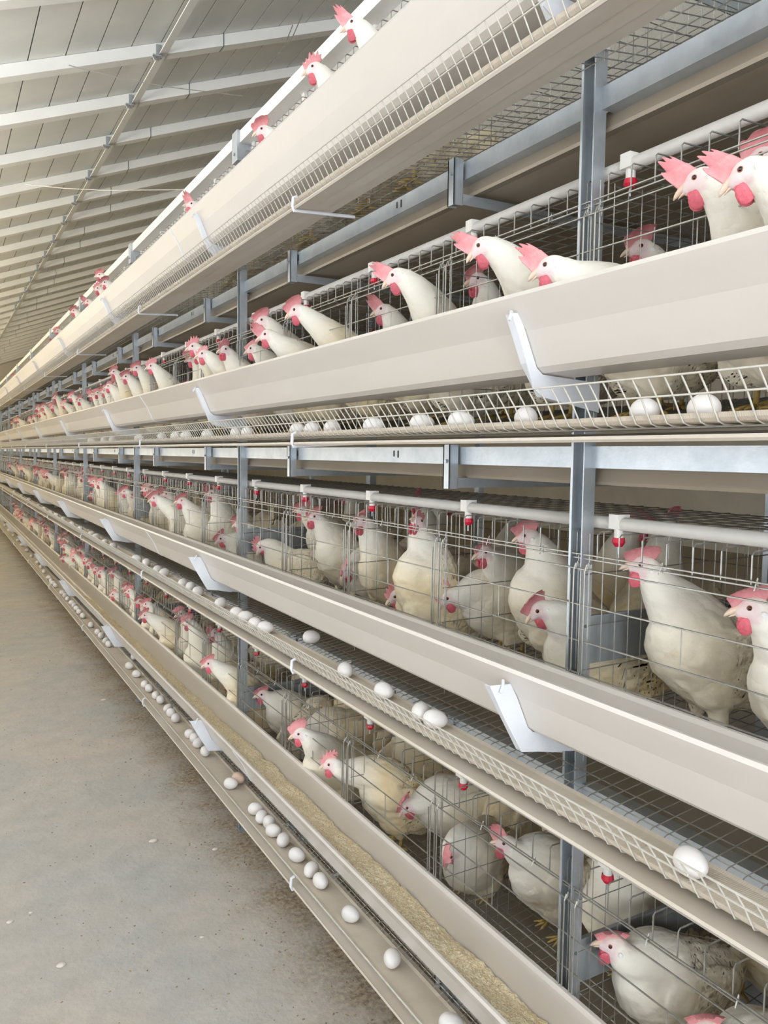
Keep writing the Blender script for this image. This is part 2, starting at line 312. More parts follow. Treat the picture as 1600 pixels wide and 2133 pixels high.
# rafters, purlin, guy wires
RAFT = [4.95, 6.0, 6.93, 7.94, 8.96, 9.93, 10.85]+[11.85+i for i in range(21)]
mr_ = MB(); x0, x1 = WALL_L, 8.5
pts = [(x0, roof_z(x0)), (RIDGE, roof_z(RIDGE)), (RIDGE, roof_z(RIDGE)-0.085), (x0, roof_z(x0)-0.085)]
mr_.plate([(p[0], p[1]-0.002) for p in pts], 0, 0.105)
raft_me = mr_.mesh('rafter_beam', rafter_m)
mj = MB(); xj = 1.95
mj.plate([(xj, roof_z(xj)), (xj+0.006, roof_z(xj+0.006)), (xj+0.006, roof_z(xj)-0.087), (xj, roof_z(xj)-0.090)], -0.003, 0.108)
joint_me = mj.mesh('joint_ring', galv_dark)
for i, y in enumerate(RAFT):
    r = tag(empty('ceiling_rafter', (0, y, 0)), 'white boxed rafter crossing the sloping ceiling, %s from the camera' % ordinal(i+1), 'rafter', 'rafters under the sloping ceiling')
    link_mesh('rafter_beam', raft_me, r); j = link_mesh('joint_ring', joint_me, r); j.location.x = random.choice([-0.3, 0.0, 0.25, 0.0])*0.3; j.location.z = j.location.x*ROOF_B
pur = tag(empty('ceiling_purlin', (1.5, 0, 0)), 'long pale purlin running lengthwise under the ceiling boards', 'purlin')
mb = MB(); xp = 1.5; zp = roof_z(xp)
mb.plate([(-0.03, zp-0.103), (0.03, zp-0.080), (0.03, zp-0.070), (-0.03, zp-0.093)], 0.2, RAFT[-1]); mb.build('strip', rafter_m, pur)
mc = MB(); mc.box(-0.02, 0.02, 0.0, 0.02, -0.12, -0.03); mc.box(-0.05, 0.01, -0.03, 0.04, -0.125, -0.115); mc.tube([(-0.02, 0.01, -0.11), (-0.03, 0.0, -0.15), (-0.05, -0.02, -0.13)], 0.004)
clip_me = mc.mesh('clip', galv)
for y in RAFT[:14]: c = link_mesh('clip', clip_me, pur); c.location = (-0.03, y-0.01, zp)
for n_, (a, b, lab) in enumerate([((175, 105), (505, 200), 'thin steel guy wire slung below the nearest rafters'), ((0, 320), (345, 378), 'thin steel guy wire slung below the farther rafters')]):
    A = on_x(a[0], a[1], 1.0); B = on_x(b[0], b[1], 1.0)
    if n_ == 0: A, B = Vector((0.8, 5.6, 4.02)), on_x(505, 200, 2.2)
    else: A, B = Vector((0.75, 8.0, 3.95)), on_x(400, 395, 1.9)
    mb = MB(); mid = (A+B)/2-Vector((0, 0, 0.03)); mb.tube([A, (A+mid)/2-Vector((0, 0, 0.01)), mid, (mid+B)/2, B], 0.0035, 5)
    tag(mb.build('guy_wire', wire_pale), lab, 'wire')
for (px, py, qx, qy, lab) in [(630, 30, 585, 108, 'twisted hanging cord right of a second one, high under the ceiling'), (610, 52, 572, 122, 'shorter frayed hanging cord high under the ceiling boards')]:
    A = on_x(px, py, 2.3); B = on_x(qx, qy, 2.25); mb = MB(); mb.tube([A, (A+B)/2+Vector((0.01, 0, -0.02)), B], 0.004, 5)
    tag(mb.build('hanging_cord', wire_m), lab, 'cord')

# ------------------------------------------------------------------ the cage rack
TIER = {-1: 0.6544, 0: 0.0, 1: -0.6544, 2: -1.3088}  # four tiers, top to bottom
TNAME = {-1: 'top tier', 0: 'second tier from the top', 1: 'third tier from the top', 2: 'bottom tier'}
YP, S = 1.12, 1.941                                  # first upright and the spacing of the uprights
CW = S/4
POSTS = list(range(-1, 15)); YA, YB = YP-S, YP+14*S
def tz(t): return EYE+TIER[t]
def past(n): return 'behind the camera' if n < 0 else 'nearest the camera' if n == 0 else ordinal(n+1)+' from the camera'

# uprights with their trough brackets
pc = MB(); T = 0.0025; H = EYE+1.238
pc.box(1.06, 1.089, 0, T, 0, H); pc.box(1.06, 1.089, 0.036-T, 0.036, 0, H); pc.box(1.089-T, 1.089, T, 0.036-T, 0, H)
pc.box(1.06, 1.0625, 0.030, 0.036-T, 0, H)
for t in TIER:
    for dz in (0.12, 0.2, 0.33): pc.tube([(1.086, 0.018, tz(t)+dz), (1.080, 0.018, tz(t)+dz)], 0.004, 6); pc.tube([(1.075, 0.002, tz(t)+dz), (1.075, -0.002, tz(t)+dz)], 0.0035, 6, mi=1)
post_me = pc.mesh('column', [galv, galv_dark])
pf = MB(); pf.box(1.052, 1.10, -0.01, 0.046, 0, 0.004); pf.tube([(1.095, 0.018, 0.0), (1.095, 0.018, 0.015)], 0.004, 6); foot_me = pf.mesh('foot_plate', galv)
ph = MB(); ph.box(1.045, 1.06, -0.012, 0.05, EYE+1.13, EYE+1.245); ph.box(1.06, 1.115, -0.012, -0.009, EYE+1.13, EYE+1.2); ph.tube([(1.045, 0.02, EYE+1.16), (1.04, 0.02, EYE+1.16)], 0.006, 6); head_me = ph.mesh('head_bracket', galv)
TP = [(0.882, 0.272), (0.911, 0.218), (0.959, 0.150), (1.030, 0.140), (1.041, 0.16)]   # outside of the trough
BRK = {}
for wide in (0, 1):
    pb = MB()
    if wide: o_ = [(0.846, 0.246), (0.882, 0.178), (0.922, 0.112), (0.962, 0.106), (1.087, 0.086), (1.087, 0.137), (1.020, 0.1405), (0.949, 0.145), (0.935, 0.156), (0.908, 0.216), (0.893, 0.243)]
    else: o_ = [(0.876, 0.247), (0.896, 0.205), (0.912, 0.163), (0.930, 0.118), (0.952, 0.105), (1.087, 0.082), (1.087, 0.137), (1.020, 0.1405), (0.949, 0.145), (0.935, 0.156), (0.908, 0.216), (0.893, 0.248)]
    pb.plate(o_, -0.006, -0.003); pb.prof([(o_[0][0]+0.001, o_[0][1]-0.002), (o_[2][0]+0.001, o_[2][1]), (o_[4][0] if not wide else 0.962, 0.106), (1.02, 0.094)], -0.006, 0.012, 0.002)
    pb.tube([(0.880, 0.0, 0.250), (0.872, -0.01, 0.243), (0.866, -0.012, 0.232)], 0.003, 6); BRK[wide] = pb.mesh('trough_bracket', white_p)
cp = MB(); cp.box(1.0895, 1.655, 0.016, 0.019, 0.250, 0.345); cp.box(1.0895, 1.655, 0.010, 0.019, 0.343, 0.346)
cross_me = cp.mesh('cross_plate', galv)
def make_post(n):
    r = tag(empty('steel_upright', (0, YP+S*n, 0)), 'galvanised steel upright post of the cage rack, %s' % past(n), 'post', 'uprights along the front of the cages')
    link_mesh('column', post_me, r); link_mesh('foot_plate', foot_me, r); link_mesh('head_bracket', head_me, r)
    for t in TIER: b = link_mesh('cross_plate', cross_me, r); b.location.z = tz(t)
    for t in TIER: b = link_mesh('trough_bracket', BRK[1 if t > 0 else 0], r); b.location.z = tz(t)
    return r
for n in POSTS: make_post(n)
# rear uprights of the rack
pr = MB(); pr.box(2.235, 2.265, 0, 0.036, 0, H); pr.box(1.65, 1.68, 0, 0.036, 0, H); rear_me = pr.mesh('column', galv)
for n in POSTS[:6]:
    tag(link_mesh('rear_upright', rear_me), 'pair of grey uprights inside the cages, in line with the post %s' % past(n), 'post', 'uprights deep inside the rack').location.y = YP+S*n
# top rail, one length per bay
rl = MB(); rl.prof([(1.112, 1.200), (1.058, 1.200), (1.058, 1.240), (1.112, 1.240)], 0.0, S, 0.003); rail_me = rl.mesh('top_rail', rafter_m)
for n in POSTS[:-1]:
    tag(link_mesh('top_rail', rail_me), 'white channel rail capping the rack between posts, length %s' % past(n+1), 'rail', 'rails along the top of the rack').location = (0, YP+S*n, EYE)
# support beams with their belt hangers
bmx = MB(); bmx.prof([(1.110, 0.019), (1.078, 0.019), (1.078, -0.022), (1.110, -0.022)], 0.036, S, 0.0025)
for yy in (0.72, 1.40):
    bmx.box(1.0772, 1.0779, yy, yy+0.006, -0.009, 0.010, 1); bmx.box(1.0772, 1.0779, yy+0.022, yy+0.028, -0.006, 0.010, 1)
beam_me = bmx.mesh('beam', [galv, dark_m])
hg = MB(); hg.prof([(1.05, 0.024), (1.05, -0.080)], 0, 0.004, 0.024); hg.box(1.05, 1.053, 0, 0.028, -0.080, 0.024); hg.box(1.05, 1.074, 0.024, 0.028, -0.080, 0.024)
hg.tube([(1.052, 0.014, -0.015), (1.046, 0.014, -0.015)], 0.005, 6); hg.box(1.072, 2.25, 0.0, 0.003, -0.078, -0.054); hg.box(1.072, 2.25, 0.003, 0.024, -0.057, -0.054)
hang_me = hg.mesh('belt_hanger', galv)
for t in TIER:
    for n in POSTS[:-1]:
        r = tag(empty('support_beam', (0, YP+S*n, tz(t))), 'galvanised beam under the cages, %s, length %s' % (TNAME[t], past(n+1)), 'beam', 'beams under the cage floors')
        link_mesh('beam', beam_me, r)
        for yy in (0.435, 1.405): h = link_mesh('belt_hanger', hang_me, r); h.location.y = yy
# long parts of every tier
egg_belt_m = egg_belt_material()
for t in TIER:
    z = tz(t); nm = TNAME[t]
    r = tag(empty('feed_trough', (0, 0, z)), 'long off-white plastic feed trough along the %s' % nm, 'trough')
    inn = 0.262 if t == 2 else 0.238
    mb = MB()
    mb.prof([(0.886, 0.268), (0.882, 0.279), (0.876, 0.279), (0.874, 0.272), (0.880, 0.262), (0.909, 0.218), (0.936, 0.157), (0.949, 0.147), (1.018, 0.143), (1.030, 0.152), (1.040, inn-0.005), (1.045, inn), (1.052, inn)], YA, YB, 0.0022)
    body = mb.build('trough_channel', pvc, r, smooth=False)
    for yj in ([4.0] if t == 0 else [3.4] if t == -1 else [2.6, 5.4] if t == 2 else [3.9]):
        jb = MB(); jb.prof([(0.8725, 0.270), (0.879, 0.260), (0.908, 0.216), (0.935, 0.155), (0.949, 0.145), (1.018, 0.141)], yj, yj+0.012, 0.002); jb.build('joint_collar', white_p, r)
    r = tag(empty('water_pipe', (0, 0, z)), 'pale drinker pipe with white clips and red nipples, %s' % nm, 'pipe')
    mb = MB(); mb.tube([(1.112, YA, 0.529), (1.112, YB, 0.529)], 0.0125, 12); mb.build('pipe', pipe_m, r, True)
    if t == -1 or True:
        if not bpy.data.meshes.get('clamp'):
            c1 = MB(); c1.box(1.097, 1.127, -0.012, 0.012, 0.520, 0.547); c1.tube([(1.112, 0, 0.521), (1.112, 0, 0.503)], 0.009, 10); clamp_me = c1.mesh('clamp', clamp_m)
            c2 = MB(); c2.tube([(1.112, 0, 0.503), (1.112, 0, 0.494), (1.112, 0, 0.486)], [0.011, 0.0125, 0.007], 10); red_me = c2.mesh('nipple', red_m)
            c3 = MB(); c3.tube([(1.112, 0, 0.487), (1.112, 0, 0.472)], 0.0018, 6); pin_me = c3.mesh('pin', galv)
        for k in range(-2, 32):
            c = link_mesh('clamp', clamp_me, r); c.location.y = YP-0.042+CW*k
            q = link_mesh('nipple', red_me, c); link_mesh('pin', pin_me, q)
    mb = MB(); mb.prof([(0.898, 0.0600), (0.9005, 0.0535), (0.906, 0.0485), (0.915, 0.0470), (0.985, 0.0470), (0.993, 0.0500)], YA, YB, 0.0015); tag(mb.build('egg_belt', egg_belt_m), 'beige woven egg belt along the %s' % nm, 'belt').location.z = z
    r = tag(empty('egg_guard', (0, 0, z)), 'beige plastic guard strip below the eggs of the %s' % nm, 'guard strip')
    mb = MB(); mb.prof([(0.8855, 0.031), (0.8835, 0.026), (0.887, 0.022), (0.892, 0.024), (0.935, 0.029), (0.936, 0.031), (0.975, 0.033), (0.976, 0.035), (1.012, 0.038)], YA, YB, 0.002); mb.build('strip', pvc_guard, r)
    for n in range(-1, 9):
        mb = MB(); yk = 2.105+S*(n)
        mb.tube([(0.893, yk, 0.058), (0.883, yk, 0.054), (0.881, yk, 0.03), (0.884, yk, 0.019), (1.075, yk, 0.030)], 0.0045, 6); mb.build('hook', white_p, r)
    mb = MB(); mb.prof([(1.112, -0.012), (1.099, -0.048), (1.102, -0.054), (1.112, -0.051), (1.135, -0.046), (1.20, -0.046), (2.10, -0.046), (2.17, -0.05), (2.20, -0.012)], YA, YB, 0.003); tag(mb.build('manure_belt', belt_m), 'brownish plastic manure belt tray under the %s' % nm, 'belt').location.z = z

# wire cages
CZ0 = 0.0505                                          # top of the floor wires at the egg belt
def floor_z(x): return CZ0 if x < 0.998 else CZ0+(x-0.998)*0.135
R1 = 0.00135
fl = MB(); er = MB(); n = 17
for i in range(n):
    y = (i+0.5)*CW/n
    er.tube([(0.862, y, 0.110), (0.882, y, 0.083), (0.8955, y, 0.060), (0.903, y, 0.0485), (0.915, y, 0.0445), (0.990, y, 0.0445)], 0.00140, 5)
    fl.tube([(0.990, y, 0.0445), (1.002, y, 0.0515), (1.66, y, floor_z(1.66))], 0.00125, 4)
for x, zz in ((0.861, 0.110), (0.880, 0.0845)): er.tube([(x, 0, zz), (x, CW, zz)], 0.0016, 5)
for x in (0.93, 0.965): er.tube([(x, 0, 0.043), (x, CW, 0.043)], 0.0013, 4)
x = 1.012
while x < 1.66: fl.tube([(x, 0, floor_z(x)-0.002), (x, CW, floor_z(x)-0.002)], 0.0013, 4); x += 0.048
floor_me = fl.mesh('floor_grid', wire_m); rail_e = er.mesh('egg_rail', wire_pale)
rf = MB(); n = 9
for i in range(n):
    y = (i+0.5)*CW/n; rf.tube([(1.074, y, 0.462), (1.074, y, 0.508), (1.079, y, 0.513), (1.66, y, 0.522)], 0.0015, 5)
x = 1.125
while x < 1.66: rf.tube([(x, 0, 0.5145+(x-1.07)*0.015), (x, CW, 0.5145+(x-1.07)*0.015)], 0.0013, 4); x += 0.05
roof_me = rf.mesh('roof_grid', wire_m)
fg = MB()
for z_, x_ in ((0.469, 1.064), (0.461, 1.067), (0.442, 1.057), (0.375, 1.053), (0.306, 1.053), (0.243, 1.053)): fg.tube([(x_, 0, z_), (x_, CW, z_)], 0.0017, 5)
for ya, yb in ((0.010, 0.019), (CW-0.019, CW-0.010)):
    fg.tube([(1.056, ya, 0.452), (1.051, ya, 0.440), (1.050, ya, 0.25), (1.051, (ya+yb)/2, 0.238), (1.050, yb, 0.25), (1.051, yb, 0.43)], 0.0017, 5)
    fg.tube([(1.066, ya+0.004, 0.245), (1.066, ya+0.004, 0.466)], 0.0015, 4)
    fg.tube([(1.057, ya, 0.442), (1.060, ya, 0.455), (1.067, ya, 0.452), (1.066, ya, 0.436)], 0.0013, 4)
fg.tube([(1.0535, CW/2, 0.306), (1.0535, CW/2, 0.375)], 0.0013, 4)
for y_ in (0.12, 0.30): fg.tube([(1.060, y_, 0.456), (1.068, y_, 0.475), (1.070, y_, 0.458)], 0.0014, 4)
front_me = fg.mesh('front_grille', wire_m)
pt_ = MB(); x = 1.08
while x < 1.66: pt_.tube([(x, 0, floor_z(x)+0.004), (x, 0, 0.508)], 0.0012, 4); x += 0.036
for z_ in (0.16, 0.245, 0.33, 0.43): pt_.tube([(1.07, 0, z_), (1.66, 0, z_+0.01)], 0.0012, 4)
part_me = pt_.mesh('partition', wire_m)
bk = MB()
for i in range(8): bk.tube([(1.662, (i+0.5)*CW/8, floor_z(1.66)), (1.662, (i+0.5)*CW/8, 0.52)], 0.0012, 4)
for z_ in (0.2, 0.3, 0.4, 0.51): bk.tube([(1.662, 0, z_), (1.662, CW, z_)], 0.0012, 4)
back_me = bk.mesh('back_grille', wire_m)
def where(t, k):
    if k < 0: s = ('first', 'second', 'third', 'fourth')[-k-1]+' cage before the nearest post'
    else: s = ('first', 'second', 'third', 'last')[k % 4]+' cage past the %s post' % ('nearest', 'second', 'third', 'fourth', 'fifth', 'sixth', 'seventh', 'eighth', 'ninth')[k//4]
    return '%s, %s' % (TNAME[t].replace(' from the top', ''), s)
def make_cage(t, k):
    r = tag(empty('hen_cage', (0, YP+CW*k, tz(t))), 'zinc wire hen cage, %s' % where(t, k), 'cage', 'wire cages of the %s' % TNAME[t])
    for nm, me in (('floor_grid', floor_me), ('egg_rail', rail_e), ('roof_grid', roof_me), ('front_grille', front_me), ('partition', part_me), ('back_grille', back_me)): link_mesh(nm, me, r)
for t in TIER:
    for k in range(-4, 36): make_cage(t, k)

# ------------------------------------------------------------------ feed in the bottom trough
def feed(t, y0, y1, base):
    mb = MB(); ny = int((y1-y0)/0.006); nx = 22; z = tz(t)
    for j in range(ny+1):
        y = y0+(y1-y0)*j/ny; lv = base-max(0, y-2.4)*0.010
        xl = 0.918; xr = 1.028
        for i in range(nx+1):
            u = i/nx; x = xl+(xr-xl)*u
            hgt = lv+0.018*(1-u)**0.6-0.012*u+0.014*(noise.noise(Vector((x*14, y*9, 1.3))))+0.006*noise.noise(Vector((x*60, y*60, 4)))+0.0035*noise.noise(Vector((x*170, y*170, 9)))
            lim = 0.272-(0.01 if u < 0.1 else 0)
            floor_ = 0.148 if x > 0.97 else 0.148+(0.97-x)*1.45
            mb.v.append((x, y, min(lim, max(hgt, floor_-0.004))))
    for j in range(ny):
        for i in range(nx):
            a = j*(nx+1)+i; mb.f.append((a, a+1, a+nx+2, a+nx+1)); mb.m.append(0)
    o = mb.build('chicken_feed', feed_material(), None, True); o.location.z = z
    return tag(o, 'coarse pale yellow ground feed lying in the bottom trough', 'feed', None, 'stuff')
feed(2, -0.2, 9.5, 0.196)

# ------------------------------------------------------------------ eggs
me_egg = bpy.data.meshes.new('egg_shape'); bm = bmesh.new(); bmesh.ops.create_uvsphere(bm, u_segments=24, v_segments=16, radius=1)
for v in bm.verts: v.co = Vector((v.co.x*0.0215*(1-0.12*v.co.z), v.co.y*0.0215*(1-0.12*v.co.z), v.co.z*0.0280))
bm.to_mesh(me_egg); bm.free(); me_egg.polygons.foreach_set('use_smooth', [True]*len(me_egg.polygons)); me_egg.materials.append(egg_w)
me_eggb = me_egg.copy(); me_eggb.materials[0] = egg_b
EGGS = {
 -1: [(905, 190), (844, 236), (805, 262), (742, 307)],
 0: [(1466, 850), (1343, 858), (1093, 872), (960, 880), (877, 886), (782, 890), (694, 893), (650, 897), (618, 898), (515, 905), (490, 907), (432, 910), (388, 911), (368, 912), (340, 913), (292, 915), (236, 918), (215, 919), (190, 920)],
 1: [(1440, 1795), (907, 1497), (877, 1482), (800, 1438), (720, 1395), (553, 1306), (532, 1298), (512, 1284), (494, 1276), (459, 1255), (412, 1231), (397, 1221), (381, 1214), (342, 1192), (328, 1186), (305, 1171), (285, 1163), (235, 1137), (218, 1129), (200, 1117), (190, 1112), (167, 1101), (150, 1091), (132, 1081), (117, 1073), (105, 1068), (92, 1060), (80, 1053), (60, 1040), (45, 1033), (30, 1024)],
 2: [(940, 2130), (817, 1996), (731, 1903), (668, 1834), (648, 1811), (619, 1780), (590, 1749), (570, 1729), (561, 1712), (546, 1702), (533, 1684), (481, 1631), (428, 1564), (413, 1547), (406, 1537), (397, 1528), (366, 1495), (357, 1484), (350, 1475), (335, 1457), (325, 1448), (311, 1433), (302, 1425), (285, 1403), (270, 1386), (227, 1341), (221, 1334), (211, 1323), (204, 1316), (190, 1301), (173, 1282), (165, 1274), (160, 1267), (155, 1261), (150, 1255), (141, 1247), (136, 1240), (130, 1234), (116, 1221), (111, 1214), (107, 1209), (102, 1203), (92, 1190), (86, 1180), (78, 1171), (66, 1158), (56, 1146), (46, 1135), (37, 1125), (28, 1115), (19, 1104), (10, 1094)]}
def put_egg(loc, label, group, beige=False, rot=None):
    o = bpy.data.objects.new('egg', me_eggb if beige else me_egg); COL.objects.link(o); o.location = loc
    o.rotation_euler = rot or (PI/2+random.uniform(-0.1, 0.1), 0, random.uniform(-1.1, 1.1))
    return tag(o, label, 'egg', group)
for t, lst in EGGS.items():
    last = []
    for i, (px, py) in enumerate(lst):
        xe = 0.945 if t != 2 else 0.948
        p = on_x(px, py, xe); y = p.y; x = xe+random.uniform(-0.006, 0.006)
        if t in (1, 2):                              # seen from above: the belt's own height fixes both x and y
            r_ = RC.T @ np.array([px-800, py-1066.5, F_PX]); r_ = r_*((tz(t)+0.0705-EYE)/r_[2]); x = min(0.968, max(0.925, r_[0])); y = on_x(px, py, x).y
        ox, oy = x, y
        for _ in range(20):                          # eggs lie against each other, never inside each other
            for (qx, qy) in last:
                d = math.hypot(x-qx, y-qy)
                if d < 0.049:
                    if d < 1e-4: d = 1e-4; y += 1e-4
                    y = qy+(y-qy)/d*0.0495 if abs(y-qy) > 0.02 else qy+math.copysign(0.0495, y-qy)
                    x = min(0.965, max(0.925, x))
        last.append((x, y))
        put_egg((x, y, tz(t)+0.0485+0.0205), 'white egg on the egg belt of the %s, %s from the camera' % (TNAME[t].replace(' from the top', ''), ordinal(i+1)), 'eggs on the belt of the %s' % TNAME[t])
p = on_x(498, 1641, 0.975); put_egg((0.972, p.y-0.004, tz(2)+0.0715), 'pale brown egg touching a white egg on the bottom egg belt', 'eggs on the belt of the bottom tier', True)
p = on_x(926, 2036, 1.04); put_egg((1.04, p.y, tz(2)+floor_z(1.04)+0.021), 'pale brown egg on the wire slope under the bottom feed trough', None, True)
p = on_x(649, 1331, 1.02); put_egg((1.02, p.y, tz(1)+floor_z(1.02)+0.0215), 'white egg resting alone on the sloping wire floor, third tier', None, False, (PI/2, 0, 1.2))
p = on_x(280, 1373, 1.01); put_egg((1.01, p.y, tz(2)+floor_z(1.01)+0.0215), 'white egg resting on the sloping wire floor, bottom tier', None)

# ------------------------------------------------------------------ hens
def head_matrix(pos, yaw, pitch, roll=0.0):
    return Matrix.Translation(pos) @ Matrix.Rotation(yaw, 4, 'Z') @ Matrix.Rotation(-pitch, 4, 'Y') @ Matrix.Rotation(roll, 4, 'X')
def ellipsoid(bm, M_, r, seg=14):
    bmesh.ops.create_uvsphere(bm, u_segments=seg, v_segments=10, radius=1, matrix=M_ @ Matrix.Diagonal((*r, 1)))
def loft(bm, pts, n=14):                              # pts: (centre, half width, half height); rings square to the path
    rings = []; N = len(pts); side = Vector((0, 1, 0))
    for i, (c, a, b) in enumerate(pts):
        t = (Vector(pts[min(i+1, N-1)][0])-Vector(pts[max(i-1, 0)][0])).normalized()
        s_ = side-t*side.dot(t)
        if s_.length < 0.1: s_ = Vector((1, 0, 0))-t*t.x
        s_.normalize(); side = s_; u = s_.cross(t)
        rings.append([bm.verts.new(Vector(c)+s_*a*math.cos(2*PI*k/n)+u*b*math.sin(2*PI*k/n)) for k in range(n)])
    for i in range(N-1):
        for k in range(n): bm.faces.new((rings[i][k], rings[i][(k+1) % n], rings[i+1][(k+1) % n], rings[i+1][k]))
    bm.faces.new(rings[0][::-1]); bm.faces.new(rings[-1])
def bez(a, b, c, d, t): return a*(1-t)**3+b*3*t*(1-t)**2+c*3*t*t*(1-t)+d*t**3
def feathers(co, no, hc, face, bodyness, lo, seed, voxel, HM):
    """short overlapping contour feathers laid over the skin of the body, pointing back and down"""
    rnd = random.Random(int(seed*10)+5); FV = []; FF = []; FT = []; nv = len(co)
    N = 1700 if voxel < 0.005 else 800
    for i in (rnd.sample(range(nv), min(N, nv)) if voxel < 0.005 else []):
        if face[i] > 0.05 or co[i][2] < 0.055: continue
        if hc[i][0] > 0.012 and np.linalg.norm(hc[i]) < 0.045: continue
        n = Vector(no[i]); p = Vector(co[i]); b = bodyness[i]
        flow = Vector((-1.0, 0, -0.55)) if b > 0.45 else Vector((-0.45, 0, -1.0))
        t = flow-n*flow.dot(n)
        if t.length < 0.15: t = Vector((0, 0, -1))-n*(-n.z)
        t.normalize(); s = n.cross(t)
        t = (t+s*rnd.uniform(-0.22, 0.22)).normalized(); s = n.cross(t).normalized()
        Lf = (0.009+0.009*b)*rnd.uniform(0.8, 1.25); W = (0.0028+0.0032*b)*rnd.uniform(0.8, 1.2); up = (0.0006+0.0009*b+0.0008*lo[i]*rnd.random())
        k = len(FV); base = p-n*0.0012
        for (a, w, h) in ((0.0, 0.55, 0.0), (0.4, 1.0, 0.55), (0.75, 0.8, 0.85)):
            for sg in (-1, 1): FV.append(tuple(base+t*Lf*a+s*W*w*sg+n*(up*h+0.0012))); FT.append(b)
        FV.append(tuple(base+t*Lf+n*(up+0.0010))); FT.append(b)
        FF += [(k, k+2, k+3, k+1), (k+2, k+4, k+5, k+3), (k+4, k+6, k+5)]
    return FV, FF, FT
def hen_body_mesh(head, hyaw, hpitch, body_pitch=0.1, hip_z=0.185, size=1.0, voxel=0.0045, fluff=1.0, seed=0, shift=0.0, tail_up=0.6):
    """body of a hen in its own frame: feet at the origin, breast towards +x. head = position of the head centre"""
    bm = bmesh.new(); R_ = Matrix.Rotation(-body_pitch, 4, 'Y'); B = Vector((shift, 0, hip_z))
    P = lambda x, z, y=0: B+(R_ @ Vector((x*size, y*size, z*size)))
    torso = [(P(-0.170, 0.045), 0.010, 0.010), (P(-0.150, 0.034), 0.034, 0.044), (P(-0.118, 0.014), 0.054, 0.072), (P(-0.07, -0.006), 0.068, 0.092), (P(-0.02, -0.012), 0.075, 0.096),
             (P(0.03, -0.008), 0.074, 0.092), (P(0.072, 0.006), 0.065, 0.082), (P(0.100, 0.022), 0.049, 0.060), (P(0.117, 0.034), 0.028, 0.036), (P(0.124, 0.040), 0.008, 0.010)]
    loft(bm, torso, 18)
    H = Vector(head); HM = head_matrix(H, hyaw, hpitch)
    fw = (HM.to_3x3() @ Vector((1, 0, 0))); up = (HM.to_3x3() @ Vector((0, 0, 1)))
    n0 = P(0.045, 0.022); n3 = H-fw*0.010-up*0.004; ln = (n3-n0).length
    d0 = (R_.to_3x3() @ Vector((0.75, 0, 0.65))).normalized()
    n1 = n0+d0*ln*0.42; n2 = n3-(fw*0.45+up*0.75).normalized()*ln*0.33
    nk = []
    for i in range(11):
        t = i/10; c = bez(n0, n1, n2, n3, t); rw = 0.048*(1-t)**1.05+0.0235; rh = 0.056*(1-t)**1.05+0.0245
        nk.append((c, rw, rh))
    loft(bm, nk, 16)
    ellipsoid(bm, HM @ Matrix.Translation((-0.002, 0, 0.001)), (0.0265, 0.0178, 0.0205))
    ellipsoid(bm, HM @ Matrix.Translation((0.0145, 0, -0.0035)), (0.0165, 0.0125, 0.0135))
    ellipsoid(bm, HM @ Matrix.Translation((-0.008, 0, -0.010)), (0.020, 0.0165, 0.015))
    for s in (-1, 1):                                 # folded wings and thighs
        wm = Matrix.Translation(P(-0.030, 0.012, 0.058*s)) @ R_ @ Matrix.Rotation(0.10*s, 4, 'Z') @ Matrix.Rotation(0.16, 4, 'Y')
        ellipsoid(bm, wm, (0.105*size, 0.019*size, 0.050*size))
        ellipsoid(bm, Matrix.Translation(P(-0.01, -0.058, 0.030*s)) @ Matrix.Rotation(0.2, 4, 'Y'), (0.062*size, 0.040*size, 0.052*size))
        ellipsoid(bm, Matrix.Translation(Vector((0.005+shift*0.5, 0.036*s, max(0.07, hip_z-0.108)))), (0.020, 0.018, 0.036))
    for k, (an, ln_) in enumerate(((tail_up+0.30, 0.105), (tail_up, 0.12), (tail_up-0.28, 0.105))):   # tail
        tm = Matrix.Translation(P(-0.135, 0.040)) @ R_ @ Matrix.Rotation(an, 4, 'Y') @ Matrix.Translation((-ln_*0.55*size, 0, 0))
        ellipsoid(bm, tm, (ln_*0.62*size, 0.011*size, 0.026*size), 12)
    me = bpy.data.meshes.new('tmp'); bm.to_mesh(me); bm.free()
    o = bpy.data.objects.new('tmp', me); COL.objects.link(o)
    md = o.modifiers.new('r', 'REMESH'); md.mode = 'VOXEL'; md.voxel_size = voxel; md.use_smooth_shade = True
    sm = o.modifiers.new('s', 'SMOOTH'); sm.factor = 0.5; sm.iterations = 9 if voxel < 0.005 else 5
    dg = bpy.context.evaluated_depsgraph_get(); ev = o.evaluated_get(dg); out = bpy.data.meshes.new_from_object(ev)
    bpy.data.objects.remove(o); bpy.data.meshes.remove(me)
    nv = len(out.vertices); co = np.empty(nv*3); out.vertices.foreach_get('co', co); co = co.reshape(-1, 3)
    no = np.empty(nv*3); out.vertices.foreach_get('normal', no); no = no.reshape(-1, 3)
    HI = np.array(HM.inverted()); hc = co @ HI[:3, :3].T+HI[:3, 3]
    dh = np.linalg.norm(hc/np.array([1.0, 1.0, 1.1]), axis=1)
    face = np.clip((hc[:, 0]+0.012)/0.010, 0, 1)*np.clip((0.017-hc[:, 2])/0.006, 0, 1)*np.clip((0.034-dh)/0.005, 0, 1)*np.clip((hc[:, 2]+0.024)/0.006, 0, 1)
    bodyness = np.clip((dh-0.06)/0.12, 0, 1)
    # ruffled plumage: shallow overlapping tufts, rougher towards the belly and the tail
    amp = (0.0007+0.0015*bodyness)*(1-face)*fluff; lo = np.clip((0.16-co[:, 2])/0.06, 0, 1)*bodyness
    disp = np.empty(nv)
